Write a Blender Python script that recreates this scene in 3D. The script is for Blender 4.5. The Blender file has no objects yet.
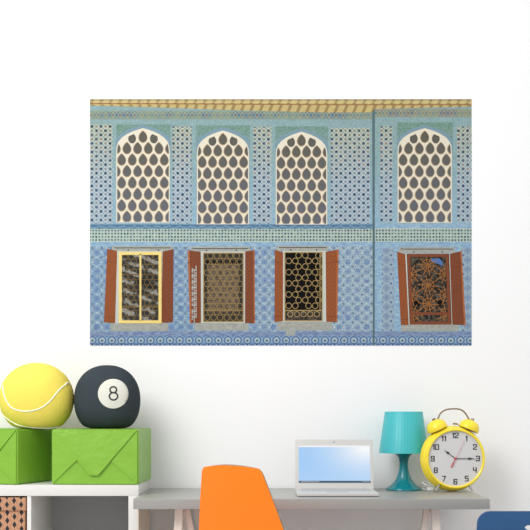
import bpy, bmesh, math, random
from mathutils import Vector, Matrix, Euler
PI = math.pi
R = math.radians
random.seed(7)
scene = bpy.context.scene
COL = scene.collection

# ------------------------------------------------------------------ camera, world, light, exposure
F = 1150.0                      # focal length in pixels of a 530 px frame
VX, VY = 270.0, 412.0           # where the camera's axis meets the picture
EYE = 1.09
cd = bpy.data.cameras.new('camera')
cam = bpy.data.objects.new('camera', cd)
COL.objects.link(cam)
cam.location = (0, 0, EYE)
cam.rotation_euler = (R(90), 0, 0)
cd.sensor_width = 36.0
cd.lens = 36.0 * F / 530.0
cd.shift_x = (265.0 - VX) / 530.0
cd.shift_y = (VY - 265.0) / 530.0
cd.clip_end = 60
scene.camera = cam

world = bpy.data.worlds.new('world')
scene.world = world
world.use_nodes = True
# a soft overcast dome, brighter overhead than at the horizon
_wt = world.node_tree
_tc = _wt.nodes.new('ShaderNodeTexCoord')
_sp = _wt.nodes.new('ShaderNodeSeparateXYZ')
_mr = _wt.nodes.new('ShaderNodeMapRange')
_wt.links.new(_tc.outputs['Generated'], _sp.inputs[0])
_wt.links.new(_sp.outputs[2], _mr.inputs['Value'])
_mr.inputs['From Min'].default_value = -0.1
_mr.inputs['From Max'].default_value = 1.0
_mr.inputs['To Min'].default_value = 0.60
_mr.inputs['To Max'].default_value = 1.22
_wt.nodes['Background'].inputs['Color'].default_value = (1.0, 1.0, 1.0, 1)
_wt.links.new(_mr.outputs[0], _wt.nodes['Background'].inputs['Strength'])

def area_light(name, loc, target, size, power, color=(1, 1, 1)):
    ld = bpy.data.lights.new(name, 'AREA')
    ld.shape = 'RECTANGLE'
    ld.size, ld.size_y = size
    ld.energy = power
    ld.color = color
    o = bpy.data.objects.new(name, ld)
    COL.objects.link(o)
    o.location = loc
    o.rotation_euler = (Vector(target) - Vector(loc)).to_track_quat('-Z', 'Y').to_euler()
    return o

area_light('window_light', (-2.1, 1.6, 3.6), (0.2, 5.0, 1.5), (2.2, 2.0), 130, (1.0, 0.995, 0.985))

vs = scene.view_settings
vs.view_transform = 'Standard'
vs.look = 'None'
vs.exposure = 0.0
vs.gamma = 1.0
vs.use_curve_mapping = False

# ------------------------------------------------------------------ helpers
WALL = 5.28
DESK_Z = 0.742

def P(px, py, y):
    return Vector(((px - VX) * y / F, y, EYE - (py - VY) * y / F))

def lin(c):
    c = c / 255.0
    return c / 12.92 if c <= 0.04045 else ((c + 0.055) / 1.055) ** 2.4

def rgb(r, g, b, k=1.0):
    return (lin(r) * k, lin(g) * k, lin(b) * k, 1.0)

class MB:
    """collects vertices and faces of ONE mesh"""
    def __init__(s):
        s.v, s.f, s.m, s.s = [], [], [], []
    def add(s, verts, faces, mat=0, smooth=False):
        o = len(s.v)
        s.v += [Vector(p) for p in verts]
        for f in faces:
            s.f.append([i + o for i in f])
            s.m.append(mat)
            s.s.append(smooth)
        return s
    def box(s, a, b, bevel=0.0, mat=0, M=None, seg=2):
        bm = bmesh.new()
        a, b = Vector(a), Vector(b)
        bmesh.ops.create_cube(bm, size=1.0)
        for v in bm.verts:
            v.co = Vector([(a[i] + b[i]) / 2 + v.co[i] * (b[i] - a[i]) for i in range(3)])
        if bevel > 0:
            bmesh.ops.bevel(bm, geom=list(bm.edges), offset=bevel, segments=seg, affect='EDGES', profile=0.6)
        s.bm(bm, mat, bevel > 0, M)
        return s
    def bm(s, bm, mat=0, smooth=False, M=None):
        bm.verts.index_update()
        vv = [(M @ v.co if M else v.co.copy()) for v in bm.verts]
        s.add(vv, [[v.index for v in f.verts] for f in bm.faces], mat, smooth)
        bm.free()
    def prism(s, poly, d0, d1, axis='y', mat=0, smooth=False):
        """poly: 2D points (x,z); extruded along y from d0 (front) to d1"""
        n = len(poly)
        area = sum(poly[i][0] * poly[(i + 1) % n][1] - poly[(i + 1) % n][0] * poly[i][1] for i in range(n))
        if area < 0:
            poly = poly[::-1]
        fr = [(p[0], d0, p[1]) for p in poly]
        bk = [(p[0], d1, p[1]) for p in poly]
        faces = [list(range(n)), list(range(2 * n - 1, n - 1, -1))]
        for i in range(n):
            j = (i + 1) % n
            faces.append([i, n + i, n + j, j])
        return s.add(fr + bk, faces, mat, smooth)
    def ring(s, cx, cz, r0, r1, d0, d1, n=16, mat=0, ez=1.0):
        v, f = [], []
        for i in range(n):
            a = 2 * PI * i / n
            c, q = math.cos(a), math.sin(a) * ez
            v += [(cx + r0 * c, d0, cz + r0 * q), (cx + r1 * c, d0, cz + r1 * q),
                  (cx + r1 * c, d1, cz + r1 * q), (cx + r0 * c, d1, cz + r0 * q)]
        for i in range(n):
            a, b = 4 * i, 4 * ((i + 1) % n)
            f += [[a, a + 1, b + 1, b], [a + 1, a + 2, b + 2, b + 1], [a + 3, a, b, b + 3]]
        return s.add(v, f, mat)
    def strip(s, p, q, w, d0, d1, mat=0):
        """straight flat bar between two (x,z) points"""
        p, q = Vector(p), Vector(q)
        t = (q - p)
        if t.length < 1e-9:
            return s
        n = Vector((-t.y, t.x)).normalized() * (w / 2)
        return s.prism([tuple(p + n), tuple(q + n), tuple(q - n), tuple(p - n)], d0, d1, mat=mat)
    def tube(s, path, r, n=10, closed=False, mat=0, cap=True):
        path = [Vector(p) for p in path]
        m = len(path)
        rr = r if isinstance(r, (list, tuple)) else [r] * m
        up = None
        vv, ff = [], []
        for i in range(m):
            a = path[(i - 1) % m] if (closed or i > 0) else path[i]
            b = path[(i + 1) % m] if (closed or i < m - 1) else path[i]
            t = (b - a).normalized()
            if up is None:
                up = Vector((0, 0, 1)) if abs(t.z) < 0.9 else Vector((1, 0, 0))
            x = up.cross(t)
            if x.length < 1e-6:
                x = Vector((1, 0, 0)).cross(t)
            x.normalize()
            y = t.cross(x).normalized()
            up = y
            for k in range(n):
                an = 2 * PI * k / n
                vv.append(path[i] + (x * math.cos(an) + y * math.sin(an)) * rr[i])
        for i in range(m if closed else m - 1):
            j = (i + 1) % m
            for k in range(n):
                l = (k + 1) % n
                ff.append([i * n + k, i * n + l, j * n + l, j * n + k])
        if not closed and cap:
            ff.append(list(range(n))[::-1])
            ff.append([(m - 1) * n + k for k in range(n)])
        return s.add(vv, ff, mat, True)
    def lathe(s, prof, n=48, M=None, mat=0):
        """prof: (r, h) pairs turned about local z"""
        vv, ff = [], []
        for r, h in prof:
            for k in range(n):
                a = 2 * PI * k / n
                p = Vector((max(r, 1e-5) * math.cos(a), max(r, 1e-5) * math.sin(a), h))
                vv.append(M @ p if M else p)
        for i in range(len(prof) - 1):
            for k in range(n):
                l = (k + 1) % n
                ff.append([i * n + k, i * n + l, (i + 1) * n + l, (i + 1) * n + k])
        return s.add(vv, ff, mat, True)
    def beam(s, p, q, w, d, bevel=0.002, mat=0):
        """square timber from p to q: w across x, d across y"""
        p, q = Vector(p), Vector(q)
        vv = []
        for c in (p, q):
            vv += [c + Vector((-w / 2, -d / 2, 0)), c + Vector((w / 2, -d / 2, 0)),
                   c + Vector((w / 2, d / 2, 0)), c + Vector((-w / 2, d / 2, 0))]
        bm = bmesh.new()
        bv = [bm.verts.new(v) for v in vv]
        for f in ([3, 2, 1, 0], [4, 5, 6, 7], [0, 1, 5, 4], [1, 2, 6, 5], [2, 3, 7, 6], [3, 0, 4, 7]):
            bm.faces.new([bv[i] for i in f])
        bmesh.ops.recalc_face_normals(bm, faces=list(bm.faces))
        if bevel:
            bmesh.ops.bevel(bm, geom=list(bm.edges), offset=bevel, segments=2, affect='EDGES')
        s.bm(bm, mat, True)
        return s

def root_matrix(o):
    while o.parent:
        o = o.parent
    return Matrix.Translation(o.location) @ o.rotation_euler.to_matrix().to_4x4()

def obj(name, mb, mats, parent=None, loc=None, rotz=0.0, world=False, sharp=35):
    """link the collected mesh as ONE object; world=True: the points are world points"""
    me = bpy.data.meshes.new(name)
    M = None
    if world and parent:
        M = root_matrix(parent).inverted()
    if world and not parent and loc is not None:
        M = (Matrix.Translation(Vector(loc)) @ Euler((0, 0, rotz)).to_matrix().to_4x4()).inverted()
    vv = [(M @ p if M else p) for p in mb.v]
    me.from_pydata([tuple(p) for p in vv], [], mb.f)
    if not isinstance(mats, (list, tuple)):
        mats = [mats]
    for m in mats:
        me.materials.append(m)
    me.polygons.foreach_set('material_index', mb.m)
    me.polygons.foreach_set('use_smooth', mb.s)
    me.update()
    if any(mb.s):
        me.set_sharp_from_angle(angle=R(sharp))
    o = bpy.data.objects.new(name, me)
    COL.objects.link(o)
    if parent:
        o.parent = parent
    if loc is not None:
        o.location = loc
        o.rotation_euler = (0, 0, rotz)
    return o

def tag(o, label, cat, group=None):
    o['label'] = label
    o['category'] = cat
    o['kind'] = 'thing'
    if group:
        o['group'] = group
    return o

def thing(name, label, cat, loc, rotz=0.0, group=None):
    o = bpy.data.objects.new(name, None)
    o.empty_display_size = 0.05
    COL.objects.link(o)
    o.location = loc
    o.rotation_euler = (0, 0, rotz)
    return tag(o, label, cat, group)

def struct(name, mb, mat):
    o = obj(name, mb, mat)
    o['kind'] = 'structure'
    return o

def catmull(pts, n=8, closed=False):
    pts = [Vector(p) for p in pts]
    m = len(pts)
    out = []
    for i in range(m if closed else m - 1):
        g = (lambda k: pts[k % m]) if closed else (lambda k: pts[min(max(k, 0), m - 1)])
        a, b, c, d = g(i - 1), g(i), g(i + 1), g(i + 2)
        for j in range(n):
            t = j / n
            out.append(0.5 * ((2 * b) + (c - a) * t + (2 * a - 5 * b + 4 * c - d) * t * t + (3 * b - a - 3 * c + d) * t ** 3))
    if not closed:
        out.append(pts[-1])
    return out

# ------------------------------------------------------------------ node helpers
class NT:
    def __init__(s, name):
        s.mat = bpy.data.materials.new(name)
        s.mat.use_nodes = True
        s.t = s.mat.node_tree
        s.bsdf = s.t.nodes['Principled BSDF']
    def node(s, typ, **kw):
        n = s.t.nodes.new(typ)
        for k, v in kw.items():
            setattr(n, k, v)
        return n
    def put(s, sock, val):
        if isinstance(val, X):
            s.t.links.new(val.o, sock)
        elif isinstance(val, bpy.types.NodeSocket):
            s.t.links.new(val, sock)
        else:
            sock.default_value = val
    def m(s, op, a, b=0.0, c=None):
        n = s.node('ShaderNodeMath', operation=op)
        s.put(n.inputs[0], a)
        s.put(n.inputs[1], b)
        if c is not None:
            s.put(n.inputs[2], c)
        return X(s, n.outputs[0])
    def mix(s, f, a, b):
        n = s.node('ShaderNodeMix', data_type='RGBA')
        s.put(n.inputs[0], f)
        s.put(n.inputs[6], a)
        s.put(n.inputs[7], b)
        return X(s, n.outputs[2])
    def coords(s):
        tc = s.node('ShaderNodeTexCoord')
        sp = s.node('ShaderNodeSeparateXYZ')
        s.t.links.new(tc.outputs['Object'], sp.inputs[0])
        s.obj = tc.outputs['Object']
        return [X(s, sp.outputs[i]) for i in range(3)]
    def noise(s, scale, detail=3.0, rough=0.5, stretch=None, vec=None):
        n = s.node('ShaderNodeTexNoise')
        n.inputs['Scale'].default_value = scale
        n.inputs['Detail'].default_value = detail
        n.inputs['Roughness'].default_value = rough
        src = vec if vec is not None else s.node('ShaderNodeTexCoord').outputs['Object']
        if stretch:
            mp = s.node('ShaderNodeMapping')
            mp.inputs['Scale'].default_value = stretch
            s.put(mp.inputs[0], src)
            src = mp.outputs[0]
        s.put(n.inputs['Vector'], src)
        return X(s, n.outputs['Fac'])
    def bump(s, h, strength=0.2, dist=0.01):
        n = s.node('ShaderNodeBump')
        n.inputs['Strength'].default_value = strength
        n.inputs['Distance'].default_value = dist
        s.put(n.inputs['Height'], h)
        s.t.links.new(n.outputs[0], s.bsdf.inputs['Normal'])
    def done(s, color, rough=0.5, spec=0.5, metal=0.0):
        s.put(s.bsdf.inputs['Base Color'], color)
        s.put(s.bsdf.inputs['Roughness'], rough)
        s.bsdf.inputs['Specular IOR Level'].default_value = spec
        s.bsdf.inputs['Metallic'].default_value = metal
        return s.mat

class X:
    def __init__(s, nt, o):
        s.n, s.o = nt, o
    def __add__(s, b): return s.n.m('ADD', s, b)
    def __radd__(s, b): return s.n.m('ADD', b, s)
    def __sub__(s, b): return s.n.m('SUBTRACT', s, b)
    def __rsub__(s, b): return s.n.m('SUBTRACT', b, s)
    def __mul__(s, b): return s.n.m('MULTIPLY', s, b)
    def __rmul__(s, b): return s.n.m('MULTIPLY', b, s)
    def __truediv__(s, b): return s.n.m('DIVIDE', s, b)
    def abs(s): return s.n.m('ABSOLUTE', s)
    def sin(s): return s.n.m('SINE', s)
    def fract(s): return s.n.m('FRACT', s)
    def floor(s): return s.n.m('FLOOR', s)
    def max(s, b): return s.n.m('MAXIMUM', s, b)
    def min(s, b): return s.n.m('MINIMUM', s, b)
    def clamp(s):
        n = s.n.node('ShaderNodeClamp')
        s.n.t.links.new(s.o, n.inputs[0])
        return X(s.n, n.outputs[0])
    def step(s, edge, soft):          # 1 below the edge
        return ((edge - s) * (1.0 / soft) + 0.5).clamp()

def hyp(a, b):
    return a.n.m('SQRT', a * a + b * b)

def cell(x, pitch, off=0.0):          # signed distance to the nearest lattice line centre
    return ((x - off) * (1.0 / pitch) + 0.5).fract() * pitch - pitch / 2

def simple(name, col, rough=0.5, spec=0.5, metal=0.0, var=0.0, scale=20, bump=0.0, bscale=60, bdist=0.002, stretch=None):
    n = NT(name)
    c = col
    if var:
        c = n.mix(n.noise(scale, 4, 0.55, stretch), tuple(x * (1 - var) for x in col[:3]) + (1,),
                  tuple(min(1, x * (1 + var)) for x in col[:3]) + (1,))
    if bump:
        n.bump(n.noise(bscale, 4, 0.55, stretch), bump, bdist)
    return n.done(c, rough, spec, metal)

# ------------------------------------------------------------------ plain materials
M = {}
M['wall'] = simple('white_wall_paint', (0.90, 0.90, 0.905, 1), 0.9, 0.2, bump=0.05, bscale=90)
M['floor'] = simple('pale_floor', (0.52, 0.51, 0.50, 1), 0.6, 0.3, var=0.06, scale=6, stretch=(1, 8, 1))
M['white'] = simple('white_lacquer', rgb(222, 220, 216), 0.4, 0.4, var=0.01, scale=8)
M['beige_face'] = simple('pale_beige_face', rgb(246, 230, 210), 0.5, 0.3, var=0.05, scale=14, stretch=(4, 4, 0.4))
M['pine'] = simple('whitewashed_pine', rgb(243, 234, 225), 0.55, 0.3, var=0.05, scale=20, stretch=(6, 6, 0.6))
M['desk'] = simple('grey_desk_laminate', rgb(154, 153, 150), 0.32, 0.5, var=0.05, scale=9, stretch=(0.6, 8, 8))
M['orange'] = simple('orange_plastic', rgb(255, 128, 22), 0.5, 0.3)
M['ply'] = simple('brown_grey_edge', rgb(150, 128, 100), 0.6, 0.3, var=0.1, scale=60)
M['blue'] = simple('blue_plastic', rgb(40, 88, 136), 0.4, 0.4)
M['chrome'] = simple('polished_metal', (0.46, 0.45, 0.43, 1), 0.25, 0.5, 1.0)
M['bronze'] = simple('antique_metal', rgb(150, 130, 106), 0.35, 0.5, 0.9)
M['teal'] = simple('teal_base_plastic', rgb(14, 128, 140), 0.22, 0.5)
M['yellow'] = simple('yellow_enamel', rgb(248, 222, 56), 0.22, 0.5)
M['dial'] = simple('pale_grey_dial', rgb(209, 209, 209), 0.6, 0.3)
M['black'] = simple('black_ink', rgb(40, 40, 42), 0.5, 0.3)
M['red'] = simple('red_hand', rgb(190, 40, 50), 0.4, 0.4)
M['pink'] = simple('pink_hand', rgb(214, 172, 174), 0.4, 0.4)
M['silver'] = simple('silver_plastic', rgb(196, 195, 192), 0.38, 0.5)
M['silver_dark'] = simple('silver_key_grey', rgb(180, 180, 180), 0.5, 0.4)
M['hinge'] = simple('dark_hinge', rgb(90, 90, 92), 0.5, 0.4)
M['cord'] = simple('clear_cord', rgb(228, 230, 232), 0.15, 0.6)
M['bulb'] = simple('white_bulb', rgb(240, 238, 232), 0.3, 0.5)
M['yellow_plush'] = simple('yellow_plush', rgb(236, 217, 98), 0.95, 0.1, var=0.06, scale=7, bump=0.35, bscale=10, bdist=0.02)
M['seam'] = simple('white_seam', rgb(240, 240, 226), 0.9, 0.1)
M['black_plush'] = simple('charcoal_plush', rgb(57, 65, 70), 0.95, 0.12, var=0.12, scale=12, bump=0.4, bscale=10, bdist=0.02)
M['disc'] = simple('off_white_felt', rgb(216, 216, 205), 0.95, 0.1, var=0.02, scale=40)
M['gift'] = simple('green_wrapping_paper', rgb(128, 178, 55), 0.36, 0.45, var=0.06, scale=9, bump=0.6, bscale=16, bdist=0.012)

def shade_material():
    n = NT('teal_lamp_shade')
    x, y, z = n.coords()
    ang = n.m('ARCTAN2', y, x)
    rib = (ang * 48.0).sin()
    c = n.mix((rib * 0.5 + 0.5) * 0.35, rgb(66, 182, 188), rgb(52, 168, 174))
    n.bump(rib, 0.15, 0.001)
    return n.done(c, 0.4, 0.4)
M['shade'] = shade_material()

def screen_material():
    n = NT('lit_screen')
    x, y, z = n.coords()
    tc = n.node('ShaderNodeTexCoord')
    sp = n.node('ShaderNodeSeparateXYZ')
    n.t.links.new(tc.outputs['Generated'], sp.inputs[0])
    u, v = X(n, sp.outputs[0]), X(n, sp.outputs[2])
    d = hyp((u - 0.93) * 1.1, (v - 0.92) * 0.85)
    g = (1.0 - d * 0.95).clamp()
    base = n.mix((v * 0.5 + u * 0.4).clamp(), rgb(150, 200, 250), rgb(178, 214, 247))
    col = n.mix(n.m('POWER', g, 2.1), base, rgb(255, 255, 255))
    lo = n.m('POWER', (1.0 - v).clamp(), 2.0) * 0.35
    col = n.mix(lo, col, rgb(205, 228, 250))
    n.put(n.bsdf.inputs['Emission Color'], col)
    n.bsdf.inputs['Emission Strength'].default_value = 0.92
    return n.done((0.02, 0.02, 0.02, 1), 0.3, 0.3)
M['screen'] = screen_material()

def glow(name, col):
    n = NT(name)
    n.bsdf.inputs['Emission Color'].default_value = col
    n.bsdf.inputs['Emission Strength'].default_value = 0.9
    return n.done((0.02, 0.02, 0.02, 1), 0.4, 0.2)
M['taskbar'] = glow('lit_taskbar', rgb(62, 84, 104))
M['icon'] = glow('lit_icons', rgb(205, 215, 220))
M['topbar'] = glow('lit_top_bar', rgb(250, 252, 255))

def kraft_material():
    n = NT('kraft_paper_with_dark_diamonds')
    x, y, z = n.coords()
    a = (x - 0.0) * 239.6            # picture-pixel sized units, origin at the box's right front edge
    b = z * 239.6
    col_i = ((a + 8.25) * (1.0 / 7.1)).floor()
    odd = (col_i * 0.5).fract() * 2.0
    du = cell(a, 7.1, -4.7)
    dv = cell(b + odd * 4.05, 8.1)
    dia = (du.abs() * (1 / 2.15) + dv.abs() * (1 / 3.5)).step(1.0, 0.2)
    zig = (cell(a, 7.1, -1.15) + (b * (2 * PI / 8.1)).sin() * 0.8).abs()
    dash = (b * 3.2).sin().step(0.2, 0.5)
    line = zig.step(0.32, 0.4) * dash * 0.6
    c = n.mix(n.noise(300, 2), rgb(182, 134, 104), rgb(204, 154, 122))
    c = n.mix(line, c, rgb(96, 66, 52))
    c = n.mix(dia, c, rgb(46, 50, 54))
    return n.done(c, 0.75, 0.2)
M['kraft'] = kraft_material()

# ------------------------------------------------------------------ the room
mb = MB().box((-4.5, WALL, 0), (4.5, WALL + 0.12, 3.2))
struct('wall_back', mb, M['wall'])
mb = MB().box((-4.5, -1.0, -0.1), (4.5, WALL, 0))
struct('floor', mb, M['floor'])
mb = MB().box((-4.5, WALL - 0.015, 0), (4.5, WALL, 0.08), 0.003)
struct('baseboard_back', mb, M['white'])

# ------------------------------------------------------------------ the printed mural on the wall
S = F / WALL                            # picture pixels per metre on the wall
MX0 = (280.5 - VX) / S                  # the mural's bottom centre
MZ0 = EYE - (345.5 - VY) / S

def Q(px, py):                          # picture pixel -> mural-local (x, z)
    return ((px - VX) / S - MX0, EYE - (py - VY) / S - MZ0)

def mural_uv(n):
    x, y, z = n.coords()
    u = (x + MX0) * S + VX
    v = VY - (z + (MZ0 - EYE)) * S
    return u, v

KP = 0.88                               # print inks against the wall's white
def ink(r, g, b):
    return rgb(r, g, b, KP)

def grain(n, c):                        # the fine mottling of the photographic print
    return n.mix(((n.noise(230, 3, 0.8) - 0.40) * 5.0).clamp() * 0.18, c, ink(92, 98, 96))

def print_plain():
    n = NT('print_blue_wash')
    u, v = mural_uv(n)
    g = ((v - 150) * (1 / 70.0)).clamp()
    ns = n.noise(28, 5, 0.65)
    c = n.mix(g, ink(146, 174, 172), ink(156, 190, 210))
    c = n.mix(((ns - 0.42) * 3.0).clamp() * 0.55, c, ink(166, 194, 206))
    c = n.mix(n.noise(170, 3, 0.7).step(0.47, 0.1) * 0.5, c, ink(104, 138, 154))
    return n.done(grain(n, c), 0.8, 0.15)

def print_star():
    n = NT('print_star_tiles')
    u, v = mural_uv(n)
    g = ((v - 130) * (1 / 55.0)).clamp()
    c = n.mix(g, ink(192, 200, 176), ink(184, 204, 216))
    c = n.mix(n.noise(220, 3, 0.7).step(0.5, 0.1) * 0.75, c, n.mix(g, ink(128, 148, 140), ink(120, 152, 186)))
    pu, pv = 9.05, 8.5
    d1 = hyp(cell(u, pu, 92), cell(v, pv, 135))
    d2 = hyp(cell(u, pu, 96.5), cell(v, pv, 139.25))
    d = d1.min(d2)
    c = n.mix(((d - 2.35).abs()).step(0.5, 0.8) * 0.45, c, ink(214, 222, 212))
    r1 = hyp(cell(u, pu, 96.5), cell(v, pv, 135))
    r2 = hyp(cell(u, pu, 92), cell(v, pv, 139.25))
    r = r1.min(r2)
    warm = n.noise(30, 3, 0.6)
    c = n.mix(r.step(1.15, 0.8) * ((1.15 - g * 0.35)).clamp() * 0.8, c, n.mix(warm.step(0.5, 0.12), ink(120, 122, 120), ink(150, 98, 76)))
    c = n.mix(d.step(1.5, 0.8) * (n.noise(130, 1).step(0.62, 0.3) * 0.5 + 0.5), c, n.mix(n.noise(60, 2).step(0.5, 0.15), ink(44, 58, 98), ink(46, 58, 76)))
    e = hyp(cell(u, pu / 2, 94.2), cell(v, pv / 2, 137.1))
    c = n.mix(e.step(0.75, 0.7) * 0.6, c, ink(84, 108, 122))
    return n.done(grain(n, c), 0.8, 0.15)

def print_lower():
    n = NT('print_blue_flower_tiles')
    u, v = mural_uv(n)
    p = 9.3
    a, b = cell(u, p, 97), cell(v, p, 262)
    d = hyp(a, b)
    pale = n.noise(14, 3, 0.6)
    left = ((u - 200.0) * (1 / 130.0)).clamp()
    c = n.mix(left, ink(150, 178, 202), ink(178, 200, 210))
    c = n.mix(cell(v, p, 262 + p / 2).abs().step(0.8, 0.8) * 0.5, c, ink(184, 204, 206))
    c = n.mix(cell(u, p, 97 + p / 2).abs().step(0.6, 0.8) * 0.3, c, ink(184, 204, 206))
    c = n.mix(((pale - 0.45) * 5).clamp() * 0.4, c, ink(172, 198, 206))
    mot = ((a * 2.02).sin() * (b * 2.02).sin()).abs()
    c = n.mix(mot.step(0.22, 0.3) * 0.4, c, ink(92, 130, 180))
    c = n.mix((d - 1.9).abs().step(0.75, 0.8) * (0.3 + n.noise(30, 2).step(0.5, 0.2) * 0.45), c, n.mix(n.noise(20, 2).step(0.5, 0.1), ink(70, 110, 184), ink(94, 132, 184)))
    c = n.mix(d.step(0.8, 0.6) * 0.8, c, ink(66, 96, 150))
    d2 = hyp(cell(u, p, 97 + p / 2), cell(v, p, 262 + p / 2))
    c = n.mix(d2.step(1.2, 0.9) * 0.65, c, ink(62, 84, 122))
    d3 = hyp(cell(u, p, 97 + p / 2), cell(v, p, 262)).min(hyp(cell(u, p, 97), cell(v, p, 262 + p / 2)))
    c = n.mix(d3.step(0.95, 0.7) * 0.65, c, ink(206, 218, 220))
    c = n.mix(n.noise(180, 3, 0.8).step(0.47, 0.08) * 0.6, c, ink(84, 106, 138))
    c = n.mix(n.noise(9, 3, 0.6).step(0.42, 0.1) * 0.3, c, ink(104, 134, 186))
    return n.done(grain(n, c), 0.8, 0.15)

def print_band():
    n = NT('print_dotted_band')
    u, v = mural_uv(n)
    c = n.mix(n.noise(25, 4, 0.6), ink(160, 190, 188), ink(198, 212, 198))
    d = hyp(cell(u, 3.15, 90), cell(v, 3.2, 230.5))
    k = n.noise(95, 1, 0.4)
    dark = ((k - 0.3) * 3.2).clamp()
    c = n.mix(d.step(1.05, 0.6) * (0.38 + dark * 0.6).clamp(), c, ink(30, 46, 66))
    e = hyp(cell(u, 6.3, 91.6), cell(v, 6.4, 235.3))
    c = n.mix(e.step(1.0, 0.8) * 0.7, c, ink(206, 214, 186))
    return n.done(grain(n, c), 0.8, 0.15)

def print_dark_line():
    n = NT('print_navy_scroll_line')
    u, v = mural_uv(n)
    w = ((u * 0.55).sin() + (u * 1.25).sin() * 0.5)
    c = n.mix(n.noise(90, 3, 0.7), ink(44, 80, 112), ink(112, 150, 184))
    c = n.mix(((v - 227.3) - w * 0.9).abs().step(0.8, 0.6) * 0.5, c, ink(140, 180, 196))
    return n.done(grain(n, c), 0.8, 0.15)

def print_blue_strip():
    n = NT('print_light_blue_strip')
    c = n.mix(((n.noise(36, 4, 0.6, (1, 1, 3)) - 0.4) * 4).clamp(), ink(130, 166, 204), ink(168, 198, 208))
    return n.done(grain(n, c), 0.8, 0.15)

def print_violet():
    n = NT('print_violet_blue_strip')
    c = n.mix(((n.noise(40, 4, 0.65, (1, 1, 3)) - 0.38) * 4).clamp(), ink(104, 122, 166), ink(146, 168, 196))
    return n.done(grain(n, c), 0.8, 0.15)

def print_border():
    n = NT('print_ring_border')
    u, v = mural_uv(n)
    p = 9.683
    a = cell(u, p, 92.5)
    b = v - 340.3
    d = hyp(a, b)
    c = n.mix(n.noise(50, 3, 0.6), ink(134, 170, 200), ink(172, 198, 208))
    h = cell(u, p, 92.5 + p / 2)
    c = n.mix(hyp(h, v - 345.6).step(2.7, 0.8) * 0.8, c, ink(58, 96, 160))
    c = n.mix(hyp(h, v - 336.0).step(1.7, 0.8) * 0.8, c, ink(72, 112, 176))
    c = n.mix(d.step(4.2, 0.9) * 0.9, c, ink(46, 78, 146))
    c = n.mix(d.step(2.9, 0.9) * 0.9, c, ink(178, 200, 208))
    c = n.mix(hyp(a, b - 0.4).step(1.2, 0.7), c, ink(62, 98, 110))
    c = n.mix((a.abs() * 0.8 + (v - 344.5).abs() * 0.6).step(0.9, 0.5), c, ink(36, 60, 120))
    return n.done(grain(n, c), 0.8, 0.15)

def print_frieze():
    n = NT('print_rosette_frieze')
    u, v = mural_uv(n)
    p = 7.2
    side = ((u - 374.0) * 10.0).clamp()
    c = n.mix(side, ink(142, 166, 158), ink(158, 160, 144))
    c = n.mix(n.noise(120, 3, 0.7).step(0.48, 0.1) * 0.6, c, ink(122, 150, 160))
    ver = (cell(v, 3.0, 115.0)).abs()
    c = n.mix(cell(u, p, 95 - p / 2).abs().step(0.6, 0.5) * 0.4, c, ink(170, 176, 140))
    d = hyp(cell(u, p, 95), (v - (115.3 - side * 2.0)))
    c = n.mix(((cell(u, p, 95).abs() - (v - (115.3 - side * 2.0)).abs() * 0.8).abs()).step(0.5, 0.6) * 0.5, c, ink(84, 96, 112))
    c = n.mix((d - 2.9).abs().step(0.5, 0.5) * 0.5, c, ink(128, 96, 84))
    c = n.mix(d.step(1.3, 0.8) * 0.8, c, ink(72, 104, 136))
    d2 = hyp(cell(u, p, 95 + p / 2), (v - (115.3 - side * 2.0)))
    c = n.mix(d2.step(1.0, 0.7) * 0.75, c, ink(104, 78, 84))
    c = n.mix(n.noise(11, 3, 0.6).step(0.5, 0.1) * 0.35, c, ink(160, 174, 134))
    return n.done(grain(n, c), 0.8, 0.15)

def print_spandrel():
    n = NT('print_green_spandrel')
    u, v = mural_uv(n)
    g = ((v - 128.0) * (1 / 26.0)).clamp()
    c = n.mix(g, ink(122, 154, 144), ink(136, 164, 176))
    c = n.mix(n.noise(85, 4, 0.7).step(0.47, 0.08) * 0.75, c, n.mix(g, ink(88, 134, 108), ink(112, 144, 160)))
    c = n.mix(n.noise(140, 2, 0.7).step(0.4, 0.08) * 0.5, c, ink(150, 178, 166))
    return n.done(grain(n, c), 0.8, 0.15)

def print_column_low():
    n = NT('print_grey_chain_tiles')
    u, v = mural_uv(n)
    c = n.mix(n.noise(160, 3, 0.7), ink(132, 158, 186), ink(176, 196, 204))
    d = hyp(cell(u, 9.0, 386.5), cell(v, 9.4, 260))
    c = n.mix(((cell(u, 9.0, 386.5).abs() + cell(v, 9.4, 260).abs()) - 3.4).abs().step(0.7, 0.8) * 0.55, c, ink(96, 108, 142))
    c = n.mix(d.step(1.4, 0.8) * 0.7, c, ink(84, 112, 168))
    d2 = hyp(cell(u, 9.0, 391), cell(v, 9.4, 264.7))
    c = n.mix(d2.step(1.1, 0.7) * 0.8, c, ink(56, 72, 116))
    return n.done(grain(n, c), 0.8, 0.15)

def print_eave():
    n = NT('print_gilt_eave')
    u, v = mural_uv(n)
    sl = (v - 104.4)
    st = cell(u + v * 0.42 + (v - 104.6).step(0.0, 0.4) * 3.0, 9.4, 100).abs()
    c = n.mix(n.noise(70, 3, 0.6), ink(188, 164, 102), ink(216, 198, 140))
    c = n.mix(st.step(1.6, 1.0) * 0.75, c, ink(138, 112, 68))
    top = (v - 102.2).abs().step(0.7, 0.6)
    c = n.mix(top * 0.35, c, ink(232, 216, 160))
    c = n.mix((v - (103.4 + 1.4 * (((u - 90.0) * (1 / 240.0)).clamp()))).abs().step(0.55, 0.5) * 0.85, c, ink(146, 96, 58))
    c = n.mix((v - 99.8).abs().step(0.7, 0.6) * 0.5, c, ink(120, 94, 60))
    return n.done(grain(n, c), 0.8, 0.15)

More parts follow.
